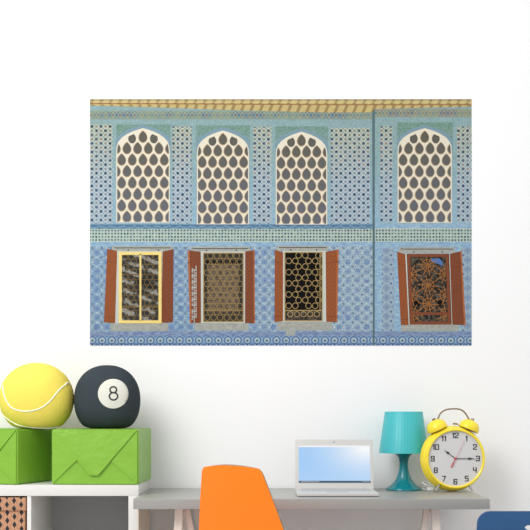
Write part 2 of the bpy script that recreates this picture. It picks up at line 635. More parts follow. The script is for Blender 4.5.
def print_wood(name, ca, cb, cc):
    n = NT(name)
    u, v = mural_uv(n)
    gr = n.noise(60, 4, 0.6, (3, 1, 0.4))
    c = n.mix(gr, ca, cb)
    mot = ((u * 2.0).sin() * (v * 1.5).sin())
    c = n.mix(mot.step(-0.25, 0.3) * 0.55, c, cc)
    return n.done(grain(n, c), 0.8, 0.15)

def print_stone():
    n = NT('print_weathered_stone')
    ns = n.noise(45, 5, 0.7, (1, 1, 2))
    c = n.mix(ns, ink(118, 122, 116), ink(204, 206, 198))
    return n.done(grain(n, c), 0.8, 0.15)

def print_noise(name, a, b, c3, scale, stretch, e0=0.5, thr=0.4):
    n = NT(name)
    ns = n.noise(scale, 4, 0.7, stretch)
    c = n.mix(((ns - e0) * 6 + 0.5).clamp(), a, b)
    c = n.mix(n.noise(scale * 0.7, 3, 0.6, stretch).step(thr, 0.05), c, c3)
    return n.done(grain(n, c), 0.8, 0.15)

def print_pane():
    n = NT('print_grey_panes')
    u, v = mural_uv(n)
    g = ((v - 135.0) * (1 / 75.0)).clamp()
    c = n.mix(g, ink(102, 98, 86), ink(108, 112, 120))
    c = n.mix(n.noise(420, 2, 0.6) * 0.4, c, ink(60, 64, 66))
    return n.done(grain(n, c), 0.8, 0.15)

T = dict(plain=print_plain(), star=print_star(), lower=print_lower(), band=print_band(), line=print_dark_line(),
         strip=print_blue_strip(), violet=print_violet(), border=print_border(), frieze=print_frieze(),
         spandrel=print_spandrel(), chain=print_column_low(), eave=print_eave(), stone=print_stone(), pane=print_pane())
T['cream'] = simple('print_cream_plaster', ink(226, 219, 200), 0.8, 0.15, var=0.05, scale=60)
T['rim'] = simple('print_tan_rim', ink(172, 142, 108), 0.8, 0.15, var=0.12, scale=60)
T['halo'] = simple('print_blue_grey_arch_band', ink(124, 152, 166), 0.8, 0.15, var=0.16, scale=60)
T['crease'] = simple('print_dark_seam', ink(88, 112, 118), 0.8, 0.15, var=0.15, scale=50)
T['shutter'] = print_wood('print_red_brown_shutter', ink(122, 62, 36), ink(146, 78, 44), ink(84, 42, 28))
T['shutter_orange'] = print_wood('print_orange_brown_shutter', ink(146, 76, 38), ink(166, 92, 46), ink(104, 52, 30))
T['shutter_edge'] = simple('print_shutter_edge', ink(176, 106, 64), 0.8, 0.15, var=0.1, scale=60)
T['jamb'] = simple('print_pale_jamb', ink(196, 200, 192), 0.8, 0.15, var=0.12, scale=70)
T['gilt'] = simple('print_yellow_frame', ink(238, 212, 132), 0.8, 0.15, var=0.1, scale=50)
T['gold'] = simple('print_gold_lattice', ink(172, 146, 96), 0.8, 0.15, var=0.15, scale=80)
T['dull_gold'] = simple('print_dull_gold_lattice', ink(160, 134, 84), 0.8, 0.15, var=0.15, scale=80)
T['thin_brown'] = simple('print_brown_lattice', ink(134, 110, 68), 0.8, 0.15, var=0.15, scale=80)
T['copper'] = simple('print_copper_lattice', ink(176, 114, 58), 0.8, 0.15, var=0.2, scale=80)
T['brown'] = simple('print_dark_brown_frame', ink(128, 72, 48), 0.8, 0.15, var=0.2, scale=70)
T['void'] = simple('print_black_void', ink(16, 14, 14), 0.8, 0.1)
T['slot'] = simple('print_grey_fretwork', ink(176, 182, 178), 0.8, 0.15, var=0.2, scale=70)
def print_streaks():
    n = NT('print_grey_reflections')
    u, v = mural_uv(n)
    w = n.noise(45, 4, 0.7)
    st = ((v * 0.62 - u * 0.25) + w * 7.0).sin()
    c = n.mix(n.noise(80, 4, 0.7), ink(14, 13, 12), ink(66, 64, 60))
    c = n.mix((st * -1.0).step(-0.45, 0.4) * n.noise(22, 2, 0.5).step(0.56, 0.1), c, ink(152, 152, 146))
    c = n.mix((hyp(u - 147.0, (v - 283.0) * 1.3)).step(11.0, 8.0) * 0.85, c, ink(10, 9, 9))
    return n.done(grain(n, c), 0.8, 0.15)
T['reflect'] = print_streaks()
def print_rubble():
    n = NT('print_brown_rubble')
    u, v = mural_uv(n)
    ns = n.noise(60, 4, 0.7, (1, 1, 2.8))
    c = n.mix(((ns - 0.48) * 6 + 0.5).clamp(), ink(66, 54, 44), ink(124, 106, 86))
    edge = ((u - 223.0).abs() * (1 / 15.5)).max((v - 288.0).abs() * (1 / 24.0))
    c = n.mix((1.0 - edge.step(1.0, 0.12)) * 0.8, c, ink(24, 20, 18))
    c = n.mix(n.noise(50, 3, 0.6, (1, 1, 3)).step(0.38, 0.05), c, ink(14, 12, 11))
    return n.done(grain(n, c), 0.8, 0.15)
T['rubble'] = print_rubble()
T['tangle'] = print_noise('print_dark_tangle', ink(36, 30, 26), ink(98, 86, 72), ink(20, 17, 15), 80, (1, 1, 1), 0.5, 0.46)
T['skyblue'] = simple('print_blue_sky_gap', ink(84, 116, 172), 0.8, 0.15, var=0.15, scale=60)
T['hole'] = simple('print_nail_hole', ink(60, 58, 56), 0.8, 0.15)

L0 = -0.0012                             # front of the vinyl sheet (local y; the wall is at 0)
LAY = 0.00025
def lay(k):
    return L0 - LAY * k

def rect(mb, x0, y0, x1, y1, k, mat):
    (a, b), (c, d) = Q(x0, y1), Q(x1, y0)
    mb.prism([(a, b), (c, b), (c, d), (a, d)], lay(k), lay(k - 1), mat=mat)

def poly(mb, pts, k, mat):
    mb.prism([Q(*p) for p in pts], lay(k), lay(k - 1), mat=mat)

BM = ['plain', 'star', 'lower', 'band', 'line', 'strip', 'violet', 'border', 'frieze', 'spandrel', 'chain', 'crease', 'stone']
BI = {k: i for i, k in enumerate(BM)}
mb = MB()
(xa, za), (xb, zb) = Q(90, 345.5), Q(471.5, 99.3)
mb.box((xa, L0, za), (xb, 0.0, zb), 0.0, BI['plain'])
rect(mb, 90, 110.5, 373.5, 119.5, 1, BI['frieze'])
rect(mb, 375, 108.8, 471.5, 117.2, 1, BI['frieze'])
for x0, x1, y0 in ((90, 112.5, 124.5), (172.5, 191.5, 126.5), (253.5, 271.5, 127), (331, 370, 128)):
    rect(mb, x0, y0, x1, 223.5, 1, BI['star'])
for x0, x1 in ((380.5, 392.5), (457, 471.5)):
    rect(mb, x0, 126.5, x1, 222, 1, BI['star'])
for x0, y0, x1 in ((116.5, 124.5, 170.5), (196, 125.5, 250), (275, 126.5, 328), (397, 122.5, 453)):
    rect(mb, x0, y0, x1, 152, 1, BI['spandrel'])
rect(mb, 90, 224.4, 373, 228.8, 1, BI['line'])
rect(mb, 375, 225, 471.5, 228.2, 1, BI['strip'])
rect(mb, 90, 229, 373, 242, 1, BI['band'])
rect(mb, 375, 228.4, 471.5, 241.8, 1, BI['band'])
rect(mb, 90, 242, 373, 246.5, 1, BI['strip'])
rect(mb, 375, 242, 471.5, 247, 1, BI['strip'])
rect(mb, 90, 246.5, 373, 331.5, 1, BI['lower'])
rect(mb, 375, 247, 471.5, 331.5, 1, BI['strip'])
rect(mb, 382, 248, 394, 331, 2, BI['chain'])
rect(mb, 461, 248, 471.5, 331, 2, BI['chain'])
rect(mb, 90, 331.5, 471.5, 336, 2, BI['violet'])
rect(mb, 90, 336, 471.5, 345.5, 2, BI['border'])
poly(mb, [(372.2, 112), (374.8, 109), (374.6, 345.5), (372.8, 345.5)], 3, BI['crease'])
rect(mb, 286, 330.5, 295, 335.6, 3, BI['stone'])
mural = obj('wall_mural', mb, [T[k] for k in BM], loc=(MX0, WALL, MZ0))
tag(mural, 'wide printed mural of a blue tiled facade with arched and shuttered windows', 'mural')

mb = MB()
poly(mb, [(90, 99.3), (90, 105.6), (160, 107.6), (240, 110.5), (330, 112.6), (373.4, 112.4), (374.6, 109.2), (420, 108), (471.5, 106.6), (471.5, 99.3)], 2, 0)
obj('printed_eave', mb, T['eave'], mural)

def arch_outline(x0, x1, apex, bottom, spring, inset=0.0):
    cx, w = (x0 + x1) / 2, (x1 - x0) / 2
    pts = [(x0 + inset, bottom - inset * 0.7), (x1 - inset, bottom - inset * 0.7)]
    right = [(1.0, spring), (0.985, spring - 4.5), (0.92, spring - 9.0), (0.79, spring - 13.0), (0.60, spring - 16.5), (0.38, spring - 19.3), (0.17, spring - 21.2)]
    k = (spring - apex) / 22.5
    right = [(f, spring - (spring - y) * k) for f, y in right]
    for f, y in right:
        pts.append((cx + (w * f) - inset * min(1, f * 1.05), y + inset * (1 - f * 0.75) * (1 if y < spring else 0)))
    pts.append((cx, apex + inset * 1.1))
    for f, y in right[::-1]:
        pts.append((cx - (w * f) + inset * min(1, f * 1.05), y + inset * (1 - f * 0.75) * (1 if y < spring else 0)))
    return pts

def clip(subject, hull):
    """Sutherland-Hodgman against a convex outline"""
    n = len(hull)
    ar = sum(hull[i][0] * hull[(i + 1) % n][1] - hull[(i + 1) % n][0] * hull[i][1] for i in range(n))
    if ar < 0:
        hull = hull[::-1]
    out = subject
    for i in range(n):
        a, b = hull[i], hull[(i + 1) % n]
        src, out = out, []
        if not src:
            return []
        side = lambda p: (b[0] - a[0]) * (p[1] - a[1]) - (b[1] - a[1]) * (p[0] - a[0])
        for j in range(len(src)):
            p, q = src[j - 1], src[j]
            sp_, sq = side(p), side(q)
            if sp_ * sq < 0:
                t = sp_ / (sp_ - sq)
                out.append((p[0] + (q[0] - p[0]) * t, p[1] + (q[1] - p[1]) * t))
            if sq >= 0:
                out.append(q)
    return out

def egg(cx, cy, rx, ry):
    pts = []
    for i in range(22):
        a = 2 * PI * i / 22
        c, s_ = math.cos(a), math.sin(a)
        k = 1.0 if s_ > 0 else 1.0 - 0.52 * abs(s_) ** 2.0       # narrower towards the top
        pts.append((cx + rx * c * k, cy + ry * s_ * (1.12 if s_ < 0 else 0.90)))
    return pts

def arched(x0, x1, apex, bottom, label):
    spring = apex + 22.5
    cx = (x0 + x1) / 2
    mb = MB()
    halo = [p for p in arch_outline(x0 - 2.6, x1 + 2.6, apex - 3.4, 158, apex + 20.5) if True]
    halo = clip(halo, [(x0 - 0.5, apex - 3.6), (x1 + 0.5, apex - 3.6), (x1 + 0.5, 153), (x0 - 0.5, 153)])
    poly(mb, halo, 2, 1)
    poly(mb, arch_outline(x0, x1, apex, bottom, spring), 3, 0)
    w = obj('printed_arched_window', mb, [T['cream'], T['halo']], mural)
    w['label'] = label
    inner = arch_outline(x0, x1, apex, bottom, spring, 1.0)
    inner_t = arch_outline(x0, x1, apex, bottom, spring, 3.5)
    px = (x1 - x0) / 5.02
    py = (bottom - apex - 9.2 - 5.2) / 7.0
    eg, rm = MB(), MB()
    for r in range(8):
        cy = apex + 9.2 + py * r
        odd = r % 2 == 1
        for k in range(-3, 4):
            x = cx + px * (k + (0.5 if odd else 0.0))
            if r == 0 and abs(k) > 1:
                continue
            if r == 0 and abs(k) == 1:
                x = cx + k * px * 1.02
            side = r == 0 and k != 0
            hull = inner_t if side else inner
            e = clip(egg(x, cy + (1.3 if side else 0.0), 3.95, 5.35), hull)
            if len(e) > 2:
                ar = abs(sum(e[i - 1][0] * e[i][1] - e[i][0] * e[i - 1][1] for i in range(len(e)))) / 2
                if ar > 3:
                    poly(eg, e, 5, 0)
                    g = clip(egg(x - 0.1, cy + 0.1, 4.55, 6.15), inner)
                    if len(g) > 2 and not side:
                        poly(rm, g, 4, 0)
    if rm.f:
        obj('printed_pane_rims', rm, T['rim'], w)
    obj('printed_panes', eg, T['pane'], w)
    return w

arched(116.3, 169.8, 128.2, 222.6, 'cream arched window printed at the mural\'s left end')
arched(197.0, 249.0, 130.6, 224.4, 'cream arched window printed second from the left')
arched(275.8, 327.2, 131.8, 224.6, 'cream arched window printed third from the left')
arched(397.6, 451.8, 128.3, 222.8, 'cream arched window printed at the mural\'s right end')

def shuttered(lintel, sill, opening, back, label):
    """lintel, sill and dark opening are the window's own mesh"""
    mb = MB()
    rect(mb, *lintel, 2, 0)
    rect(mb, lintel[0] + 2, lintel[1] + 1.6, lintel[2] - 2, lintel[1] + 2.3, 3, 2)
    rect(mb, *sill, 2, 0)
    w_ = lintel[2] - lintel[0]
    for fx in (0.27, 0.77):
        cx, cz = Q(lintel[0] + w_ * fx, lintel[3] - 1.0)
        mb.ring(cx, cz, 0.0, 0.8 / S, lay(4), lay(3), 8, 2)
    poly(mb, opening, 3, 1)
    w = obj('printed_shuttered_window', mb, [T['stone'], T[back], T['hole']], mural)
    w['label'] = label
    return w

def shutter(w, quad, mat, edge=None):
    mb = MB()
    poly(mb, quad, 5, 0)
    # a raised rim and a plain edge line
    a, b, c, d = [Vector(p) for p in quad]           # top-left, top-right, bottom-right, bottom-left
    if edge == 'l':
        poly(mb, [tuple(a), tuple(a.lerp(b, 0.14)), tuple(d.lerp(c, 0.14)), tuple(d)], 6, 1)
    if edge == 'r':
        poly(mb, [tuple(b.lerp(a, 0.12)), tuple(b), tuple(c), tuple(c.lerp(d, 0.12))], 6, 1)
    for t in (0.16, 0.92):
        p, q = a.lerp(d, t), b.lerp(c, t)
        poly(mb, [tuple(p), tuple(q), tuple(q + Vector((0, 0.8))), tuple(p + Vector((0, 0.8)))], 6, 2)
    return obj('printed_shutter', mb, [T[mat], T['shutter_edge'], T['brown']], w)

def hexrings(mb, x0, y0, x1, y1, px, py, r, w, k, mat=0, miss=None, xo=0.0, links=False):
    rows = int((y1 - y0) / py)
    for j in range(rows + 1):
        cy = y0 + py * (j + 0.5)
        if cy + r > y1 + 0.6:
            continue
        for i in range(-8, 9):
            cx = (x0 + x1) / 2 + xo + px * (i + (0.5 if j % 2 else 0.0))
            if cx - r < x0 - 2.0 or cx + r > x1 + 2.0:
                continue
            if miss and miss(j, i):
                continue
            a, b = Q(cx, cy)
            mb.ring(a, b, (r - w) / S, r / S, lay(k), lay(k - 1), 14, mat)

def frame(mb, x0, y0, x1, y1, t, k, mat=0):
    rect(mb, x0, y0, x1, y0 + t, k, mat)
    rect(mb, x0, y1 - t, x1, y1, k, mat)
    rect(mb, x0, y0 + t, x0 + t, y1 - t, k, mat)
    rect(mb, x1 - t, y0 + t, x1, y1 - t, k, mat)

def bar(mb, x0, y0, x1, y1, w, k, mat=0):
    mb.strip(Q(x0, y0), Q(x1, y1), w / S, lay(k), lay(k - 1), mat)

# first: yellow casement
w = shuttered((112, 246, 172.5, 251.2), (110.5, 323, 168.5, 331.2), [(116.5, 251), (163, 251), (163, 323.4), (115, 323.4)], 'jamb', 'window with a yellow two-leaf casement, printed at the left end')
shutter(w, [(107.3, 248.8), (117.2, 251), (115.2, 323), (104, 322.4)], 'shutter_orange')
shutter(w, [(162.6, 251.8), (173.6, 249), (173, 322.2), (161.6, 322.8)], 'shutter')
mb = MB()
rect(mb, 119.5, 252, 162, 323.6, 4, 0)
obj('printed_glass', mb, T['reflect'], w)
mb = MB()
hexrings(mb, 122.2, 254, 140.2, 322, 5.9, 5.15, 2.85, 0.40, 5)
hexrings(mb, 141, 254, 158.8, 322, 5.9, 5.15, 2.85, 0.40, 5)
for yy in (274.5, 307):
    bar(mb, 121, yy, 160, yy, 0.9, 5)
obj('printed_lattice', mb, T['thin_brown'], w)
mb = MB()
frame(mb, 118.9, 252, 161.6, 323.4, 3.0, 6)
rect(mb, 139.6, 254, 141.4, 321, 6, 0)
obj('printed_casement_frame', mb, T['gilt'], w)

# second: brown rubble behind hexagon rings
w = shuttered((190.5, 246.6, 250, 251.4), (195, 322.5, 248.5, 330.5), [(200, 251.4), (246, 251.4), (246, 323), (200, 323)], 'jamb', 'window with a grey fretwork shutter, printed second from the left')
sh = shutter(w, [(187.6, 250.2), (200.8, 252), (201, 322.5), (190, 323.4)], 'shutter', 'l')
mb = MB()
for j in range(9):
    y = 268 + j * 5.9
    rect(mb, 191.8, y, 192.8, y + (4.6 if j != 6 else 1.6), 6, 0)
    rect(mb, 193.8, y + 1.4, 194.6, y + 8.3, 6, 0)
    rect(mb, 195.6, y - 2.2, 196.6, y + 3, 6, 0)
    rect(mb, 191.8, y + 1.4, 196.6, y + 2.4, 7, 0)
obj('printed_fretwork', mb, T['slot'], w)
shutter(w, [(245.2, 251.6), (254.6, 250), (255, 323.4), (245, 323)], 'shutter', 'r')
mb = MB()
rect(mb, 203.2, 252.8, 243.6, 322, 4, 0)
for i in range(5):
    rect(mb, 206 + i * 7.2, 261, 211.5 + i * 7.2, 263.8, 5, 1)
obj('printed_glass', mb, [T['rubble'], T['void']], w)
mb = MB()
hexrings(mb, 203.6, 253, 243.4, 322, 6.55, 5.62, 3.1, 0.5, 6)
frame(mb, 203.2, 252.8, 243.6, 322, 0.9, 7)
rect(mb, 204, 310, 243, 310.9, 6, 0)
obj('printed_lattice', mb, T['dull_gold'], w)

# third: black opening with star lattice
w = shuttered((277, 245.6, 328.5, 251), (277, 321.5, 332, 330.4), [(282.5, 251), (326, 251), (326.2, 322), (282.5, 322)], 'jamb', 'window with a black star lattice, printed third from the left')
shutter(w, [(274.8, 249.6), (283, 252.6), (283, 321), (274.4, 322)], 'shutter_orange')
shutter(w, [(325.6, 252), (338.6, 249.4), (337.2, 322.2), (326.2, 321.6)], 'shutter_orange', 'r')
mb = MB()
rect(mb, 284.6, 252.2, 322.4, 321, 4, 0)
rect(mb, 285, 310.2, 322, 320.6, 5, 1)
obj('printed_glass', mb, [T['void'], T['tangle']], w)
mb = MB()
hexrings(mb, 285, 252.6, 322, 311, 6.62, 5.6, 3.2, 0.62, 6, miss=lambda j, i: (i % 3 == 0) if j % 2 == 1 else (i % 3 == 2), xo=-4.9)
hexrings(mb, 285, 311.5, 322, 321.4, 6.62, 5.6, 3.0, 0.7, 6)
frame(mb, 284.4, 252, 322.6, 321.2, 0.9, 7)
rect(mb, 285, 310, 322, 311, 6, 0)
rect(mb, 319.6, 252.4, 320.4, 310, 6, 0)
obj('printed_lattice', mb, T['gold'], w)

# fourth: copper star strapwork
w = shuttered((398.5, 247.2, 455, 253), (401, 324.6, 459, 331.4), [(404.5, 253.6), (450, 253.6), (453.4, 325), (407.5, 325)], 'jamb', 'window with copper star strapwork, printed at the right end')
shutter(w, [(397, 251.8), (405.2, 254.2), (408.6, 325), (400.8, 325)], 'shutter_orange')
shutter(w, [(449.8, 254), (461.6, 251), (465.6, 325.2), (452.2, 324.6)], 'shutter', 'r')
mb = MB()
poly(mb, [(406.6, 253.8), (449, 253.8), (451.6, 324.6), (409.6, 324.6)], 4, 0)
poly(mb, [(430.5, 258.5), (439, 258.5), (442.5, 261.5), (442.8, 266), (437, 263.5), (431.5, 261.5)], 5, 1)
for cx in (417.2, 440.2):
    a, b = Q(cx, 303.4)
    mb.ring(a, b, 0.0, 3.2 / S, lay(5), lay(4), 8, 2)
obj('printed_glass', mb, [T['tangle'], T['skyblue'], T['void']], w)
mb = MB()
hullw = [(410, 257.5), (445, 257.5), (447, 321.5), (412, 321.5)]
def clipped_bar(x0, y0, x1, y1, wd, k):
    t = Vector((x1 - x0, y1 - y0)).normalized()
    n_ = Vector((-t.y, t.x)) * wd / 2
    c = clip([(x0 + n_.x, y0 + n_.y), (x1 + n_.x, y1 + n_.y), (x1 - n_.x, y1 - n_.y), (x0 - n_.x, y0 - n_.y)], hullw)
    if len(c) > 2:
        poly(mb, c, k, 0)
for cx, cy in ((427.6, 265.5), (410.5, 274.5), (445.5, 274.5), (428, 285.5), (411.5, 295.5), (445.8, 295.5), (428.6, 304), (412.5, 314.3), (446, 314.3)):
    for i in range(5):
        a = PI * i / 5 + 0.1
        clipped_bar(cx - 10.5 * math.cos(a), cy - 10.5 * math.sin(a), cx + 10.5 * math.cos(a), cy + 10.5 * math.sin(a), 0.62, 6)
    for i in range(10):
        a, b = 2 * PI * i / 10, 2 * PI * (i + 1) / 10
        clipped_bar(cx + 6 * math.cos(a), cy + 6 * math.sin(a), cx + 6 * math.cos(b), cy + 6 * math.sin(b), 0.5, 7)
obj('printed_lattice', mb, T['copper'], w)
mb = MB()
def slantframe(x0t, x1t, y0, x0b, x1b, y1, t, k):
    poly(mb, [(x0t, y0), (x1t, y0), (x1t, y0 + t), (x0t, y0 + t)], k, 0)
    poly(mb, [(x0b, y1 - t), (x1b, y1 - t), (x1b, y1), (x0b, y1)], k, 0)
    poly(mb, [(x0t, y0), (x0t + t, y0), (x0b + t, y1), (x0b, y1)], k + 1, 0)
    poly(mb, [(x1t - t, y0), (x1t, y0), (x1b, y1), (x1b - t, y1)], k + 1, 0)
slantframe(407, 448.4, 254, 410, 451, 324.6, 3.0, 8)
poly(mb, [(411, 312.4), (447.6, 312.4), (447.7, 315), (411.1, 315)], 8, 0)
obj('printed_casement_frame', mb, T['brown'], w)

# ------------------------------------------------------------------ shelf unit at the left
SY0, SY1 = 4.80, 5.262
SX0, SX1 = -1.461, -0.549
SZ = 0.785
shelf = thing('shelf_unit', 'white open cube shelf unit holding a patterned box, carrying two green parcels', 'shelf', ((SX0 + SX1) / 2, 5.03, 0))
obj('top_panel', MB().box((SX0, SY0, SZ - 0.0455), (SX1, SY1, SZ), 0.0015), M['white'], shelf, world=True)
obj('bottom_panel', MB().box((SX0, SY0, 0), (SX1, SY1, 0.05), 0.0015), M['white'], shelf, world=True)
obj('side_panel', MB().box((SX0, SY0, 0.05), (SX0 + 0.042, SY1, SZ - 0.0455), 0.0012), M['white'], shelf, world=True)
mb = MB().box((SX1 - 0.042, SY0, 0.05), (SX1 - 0.002, SY1, SZ - 0.0455), 0.0012)
mb.box((SX1 - 0.0025, SY0 + 0.001, 0.0515), (SX1, SY1, SZ - 0.046), 0.0, 1)  # pale beige skin on the outer face only
sp = obj('side_panel', mb, [M['white'], M['beige_face']], shelf, world=True)
sp['label'] = 'side panel with a pale beige outer face'
DX = (29 - VX) / 239.6
obj('divider', MB().box((DX - 0.0085, SY0 + 0.002, 0.05), (DX + 0.0085, SY1, SZ - 0.0455), 0.001), M['white'], shelf, world=True)
obj('shelf_board', MB().box((SX0 + 0.042, SY0 + 0.002, 0.382), (DX - 0.0085, SY1, 0.399), 0.001), M['white'], shelf, world=True)
obj('shelf_board', MB().box((DX + 0.0085, SY0 + 0.002, 0.382), (SX1 - 0.042, SY1, 0.399), 0.001), M['white'], shelf, world=True)

obj('added_shade_panel', MB().box((SX0 + 0.003, SY1 - 0.008, 0.05), (SX1 - 0.043, SY1 - 0.002, SZ - 0.0455), 0.0), simple('painted_shade_grey', rgb(168, 168, 170), 0.7, 0.2), shelf, world=True)  # added grey panel; its colour stands in for shade inside the compartments

# patterned storage box (origin at its right front lower edge so the print is registered to it)
bx1 = (26.0 - VX) / 239.3
box = thing('storage_box', 'kraft brown storage box with dark diamonds, in the shelf compartment under the parcels', 'box', (bx1, 4.806, 0.399))
obj('box_body', MB().box((-0.343, 0.004, 0.0), (-0.005, 0.40, 0.315), 0.003), M['kraft'], box)
lid = MB().box((-0.347, -0.004, 0.279), (0.0, 0.404, 0.334), 0.003)
obj('lid', lid, M['kraft'], box)

# ------------------------------------------------------------------ green parcels
GW, GD, GH = 0.368, 0.36, 0.2335
def gift_body():
    bm = bmesh.new()
    bmesh.ops.create_cube(bm, size=1.0)
    for v in bm.verts:
        v.co = Vector((v.co.x * GW, v.co.y * GD, (v.co.z + 0.5) * GH))
    bmesh.ops.bevel(bm, geom=list(bm.edges), offset=0.006, segments=3, affect='EDGES')
    mb = MB()
    mb.bm(bm, 0, True)
    return mb

def flap(mb, pts, thick, lift=None, y0=-GD / 2):
    """folded paper on the front: pts (x fraction, z fraction); lift: how far each corner stands off"""
    fr = [Vector(((fx - 0.5) * GW, y0 - (thick + (lift[i] if lift else 0)), fz * GH)) for i, (fx, fz) in enumerate(pts)]
    bk = [Vector((p.x, y0 + 0.0008, p.z)) for p in fr]
    n = len(fr)
    ar = sum(pts[i][0] * pts[(i + 1) % n][1] - pts[(i + 1) % n][0] * pts[i][1] for i in range(n))
    o = list(range(n)) if ar > 0 else list(range(n))[::-1]
    faces = [o, [n + i for i in o[::-1]]]
    for a in range(n):
        i, j = o[a], o[(a + 1) % n]
        faces.append([i, n + i, n + j, j])
    mb.add(fr + bk, faces)
    return mb

def make_gift(label, loc, rz):
    g = obj('gift_box', gift_body(), M['gift'], loc=loc, rotz=rz)
    tag(g, label, 'gift box', 'green wrapped parcels on the shelf unit')
    obj('paper_flap', flap(MB(), [(0.015, 0.985), (0.015, 0.02), (0.305, 0.46)], 0.0022, [0, 0.002, 0.006]), M['gift'], g)       # left side fold
    obj('paper_flap', flap(MB(), [(0.985, 0.02), (0.985, 0.985), (0.69, 0.42)], 0.0020, [0.002, 0, 0.0045]), M['gift'], g)     # right side fold
    obj('paper_flap', flap(MB(), [(0.015, 0.015), (0.985, 0.015), (0.70, 0.42), (0.5, 0.3), (0.30, 0.46)], 0.0008), M['gift'], g)   # lower fold
    obj('paper_flap', flap(MB(), [(0.015, 0.985), (0.44, 0.17), (0.54, 0.17), (0.985, 0.985)], 0.0034, [0, 0.006, 0.010, 0.003]), M['gift'], g)   # upper fold
    return g

gift = make_gift('green wrapped parcel under the black eight ball cushion, at the right end of the shelf', (-0.7255, 5.000, SZ), R(-2.6))
g2 = gift.copy()
COL.objects.link(g2)
g2.location = (-1.179, 5.033, SZ)
g2.rotation_euler = (0, 0, R(-17))
g2['label'] = 'green wrapped parcel under the yellow tennis ball cushion, turned askew at the left edge'
for ch in list(gift.children):
    c = ch.copy()
    COL.objects.link(c)
    c.parent = g2

# ------------------------------------------------------------------ round cushions
GT = SZ + GH + 0.0008
class Cushion:
    """a plump round cushion: |x/a|^n + |y/b|^n + |z/c|^n = 1 with a settled flat underside"""
    def __init__(s, cx, cy, a, b, c, h, n):
        s.o = Vector((cx, cy, GT + h))
        s.a, s.b, s.c, s.h, s.n = a, b, c, h, n
    def flat(s, z):
        k = 0.022
        lo = -s.h
        d = z - lo
        if d > k:
            return z
        if d < -k:
            return lo
        return lo + (d + k) ** 2 / (4 * k)
    def on(s, d, k=1.0):
        t = (abs(d[0] / s.a) ** s.n + abs(d[1] / s.b) ** s.n + abs(d[2] / s.c) ** s.n) ** (-1.0 / s.n) * k
        return s.o + Vector((d[0] * t, d[1] * t, s.flat(d[2] * t)))
    def front(s, px, py, k=1.0):
        y = s.o.y - s.b * 0.9
        for _ in range(6):
            p = P(px, py, y)
            q = 1 - (abs((p.x - s.o.x) / (s.a * k)) ** s.n + abs((p.z - s.o.z) / (s.c * k)) ** s.n)
            y = s.o.y - s.b * k * max(q, 0.0) ** (1.0 / s.n)
        return P(px, py, y)
    def mesh(s, nu=72, nv=44):
        vv, ff = [], []
        for j in range(nv + 1):
            ph = -PI / 2 + PI * j / nv
            for i in range(nu):
                th = 2 * PI * i / nu
                vv.append(s.on((math.cos(ph) * math.cos(th), math.cos(ph) * math.sin(th), math.sin(ph))))
        for j in range(nv):
            for i in range(nu):
                k = (i + 1) % nu
                ff.append([j * nu + i, j * nu + k, (j + 1) * nu + k, (j + 1) * nu + i])
        return MB().add(vv, ff, 0, True)

tc = Cushion((36.8 - VX) / 230.5, 4.99, 0.1605, 0.135, 0.156, 0.128, 2.05)
root = thing('tennis_ball_cushion', 'yellow plush tennis ball cushion with white seams, resting on the green parcels', 'cushion', (tc.o.x, tc.o.y, GT), group='ball cushions on the parcels')
obj('cushion_cover', tc.mesh(), M['yellow_plush'], root, world=True, sharp=180)
pts = [tc.front(*p, 1.0) for p in ((68.6, 383.6), (64.5, 385.6), (60, 389), (55, 395), (50, 401), (44, 406), (38, 409.2), (30, 411), (22.6, 411.2), (14, 409), (9.5, 405.5), (6, 400), (4, 394), (2.9, 386))]
pts += [tc.on(d) for d in ((-0.92, 0.25, 0.45), (-0.75, 0.6, 0.6), (-0.3, 0.9, 0.55), (0.2, 1.0, 0.1), (-0.3, 0.9, -0.35), (-0.85, 0.45, -0.2))]
pts += [tc.front(*p, 1.0) for p in ((0.6, 411.5), (4.5, 416.4), (9, 420), (14, 423), (19.6, 425.4))]
pts += [tc.on(d) for d in ((0.1, -0.45, -0.85), (0.6, -0.2, -0.85), (0.8, 0.4, -0.5), (0.95, 0.4, 0.0))]
obj('seam', MB().tube(catmull(pts, 6, True), 0.0031, 8, True), M['seam'], root, world=True)

ec = Cushion((107.3 - VX) / 230.5, 4.99, 0.1425, 0.135, 0.152, 0.122, 2.2)
root = thing('eight_ball_cushion', 'charcoal black billiard ball cushion with a white number 8 disc, on the right parcel', 'cushion', (ec.o.x, ec.o.y, GT), group='ball cushions on the parcels')
obj('cushion_cover', ec.mesh(), M['black_plush'], root, world=True, sharp=180)
mb = MB()
vv, ff = [], []
NR, NA = 6, 48
for j in range(NR + 2):
    rr = min(j, NR) / NR
    for i in range(NA):
        a = 2 * PI * i / NA
        p = ec.front(113.2 + 15.2 * rr * math.cos(a), 393.7 + 14.8 * rr * math.sin(a))
        vv.append(p + Vector((0, -0.002 if j <= NR else 0.003, 0)))
for j in range(NR + 1):
    for i in range(NA):
        k = (i + 1) % NA
        ff.append([j * NA + i, (j + 1) * NA + i, (j + 1) * NA + k, j * NA + k][::-1])
mb.add(vv, ff, 0, True)
disc = obj('number_disc', mb, M['disc'], root, world=True, sharp=60)
mb = MB()
for cx, cy, rx, ry in ((113.4, 389.75, 3.3, 3.0), (113.6, 396.2, 4.15, 3.75)):
    vv, ff = [], []
    n = 32
    for i in range(n):
        a = 2 * PI * i / n
        for q in (0.72, -0.72):
            p = ec.front(cx + (rx + q) * math.cos(a), cy + (ry + q) * math.sin(a))
            vv.append(p + Vector((0, -0.0034, 0)))
            vv.append(p + Vector((0, -0.0018, 0)))
    for i in range(n):
        a, b = 4 * i, 4 * ((i + 1) % n)
        ff += [[a, b, b + 2, a + 2][::-1], [a, a + 1, b + 1, b], [a + 2, b + 2, b + 3, a + 3]]
    mb.add(vv, ff, 0, False)
obj('numeral_eight', mb, M['black'], disc, world=True)

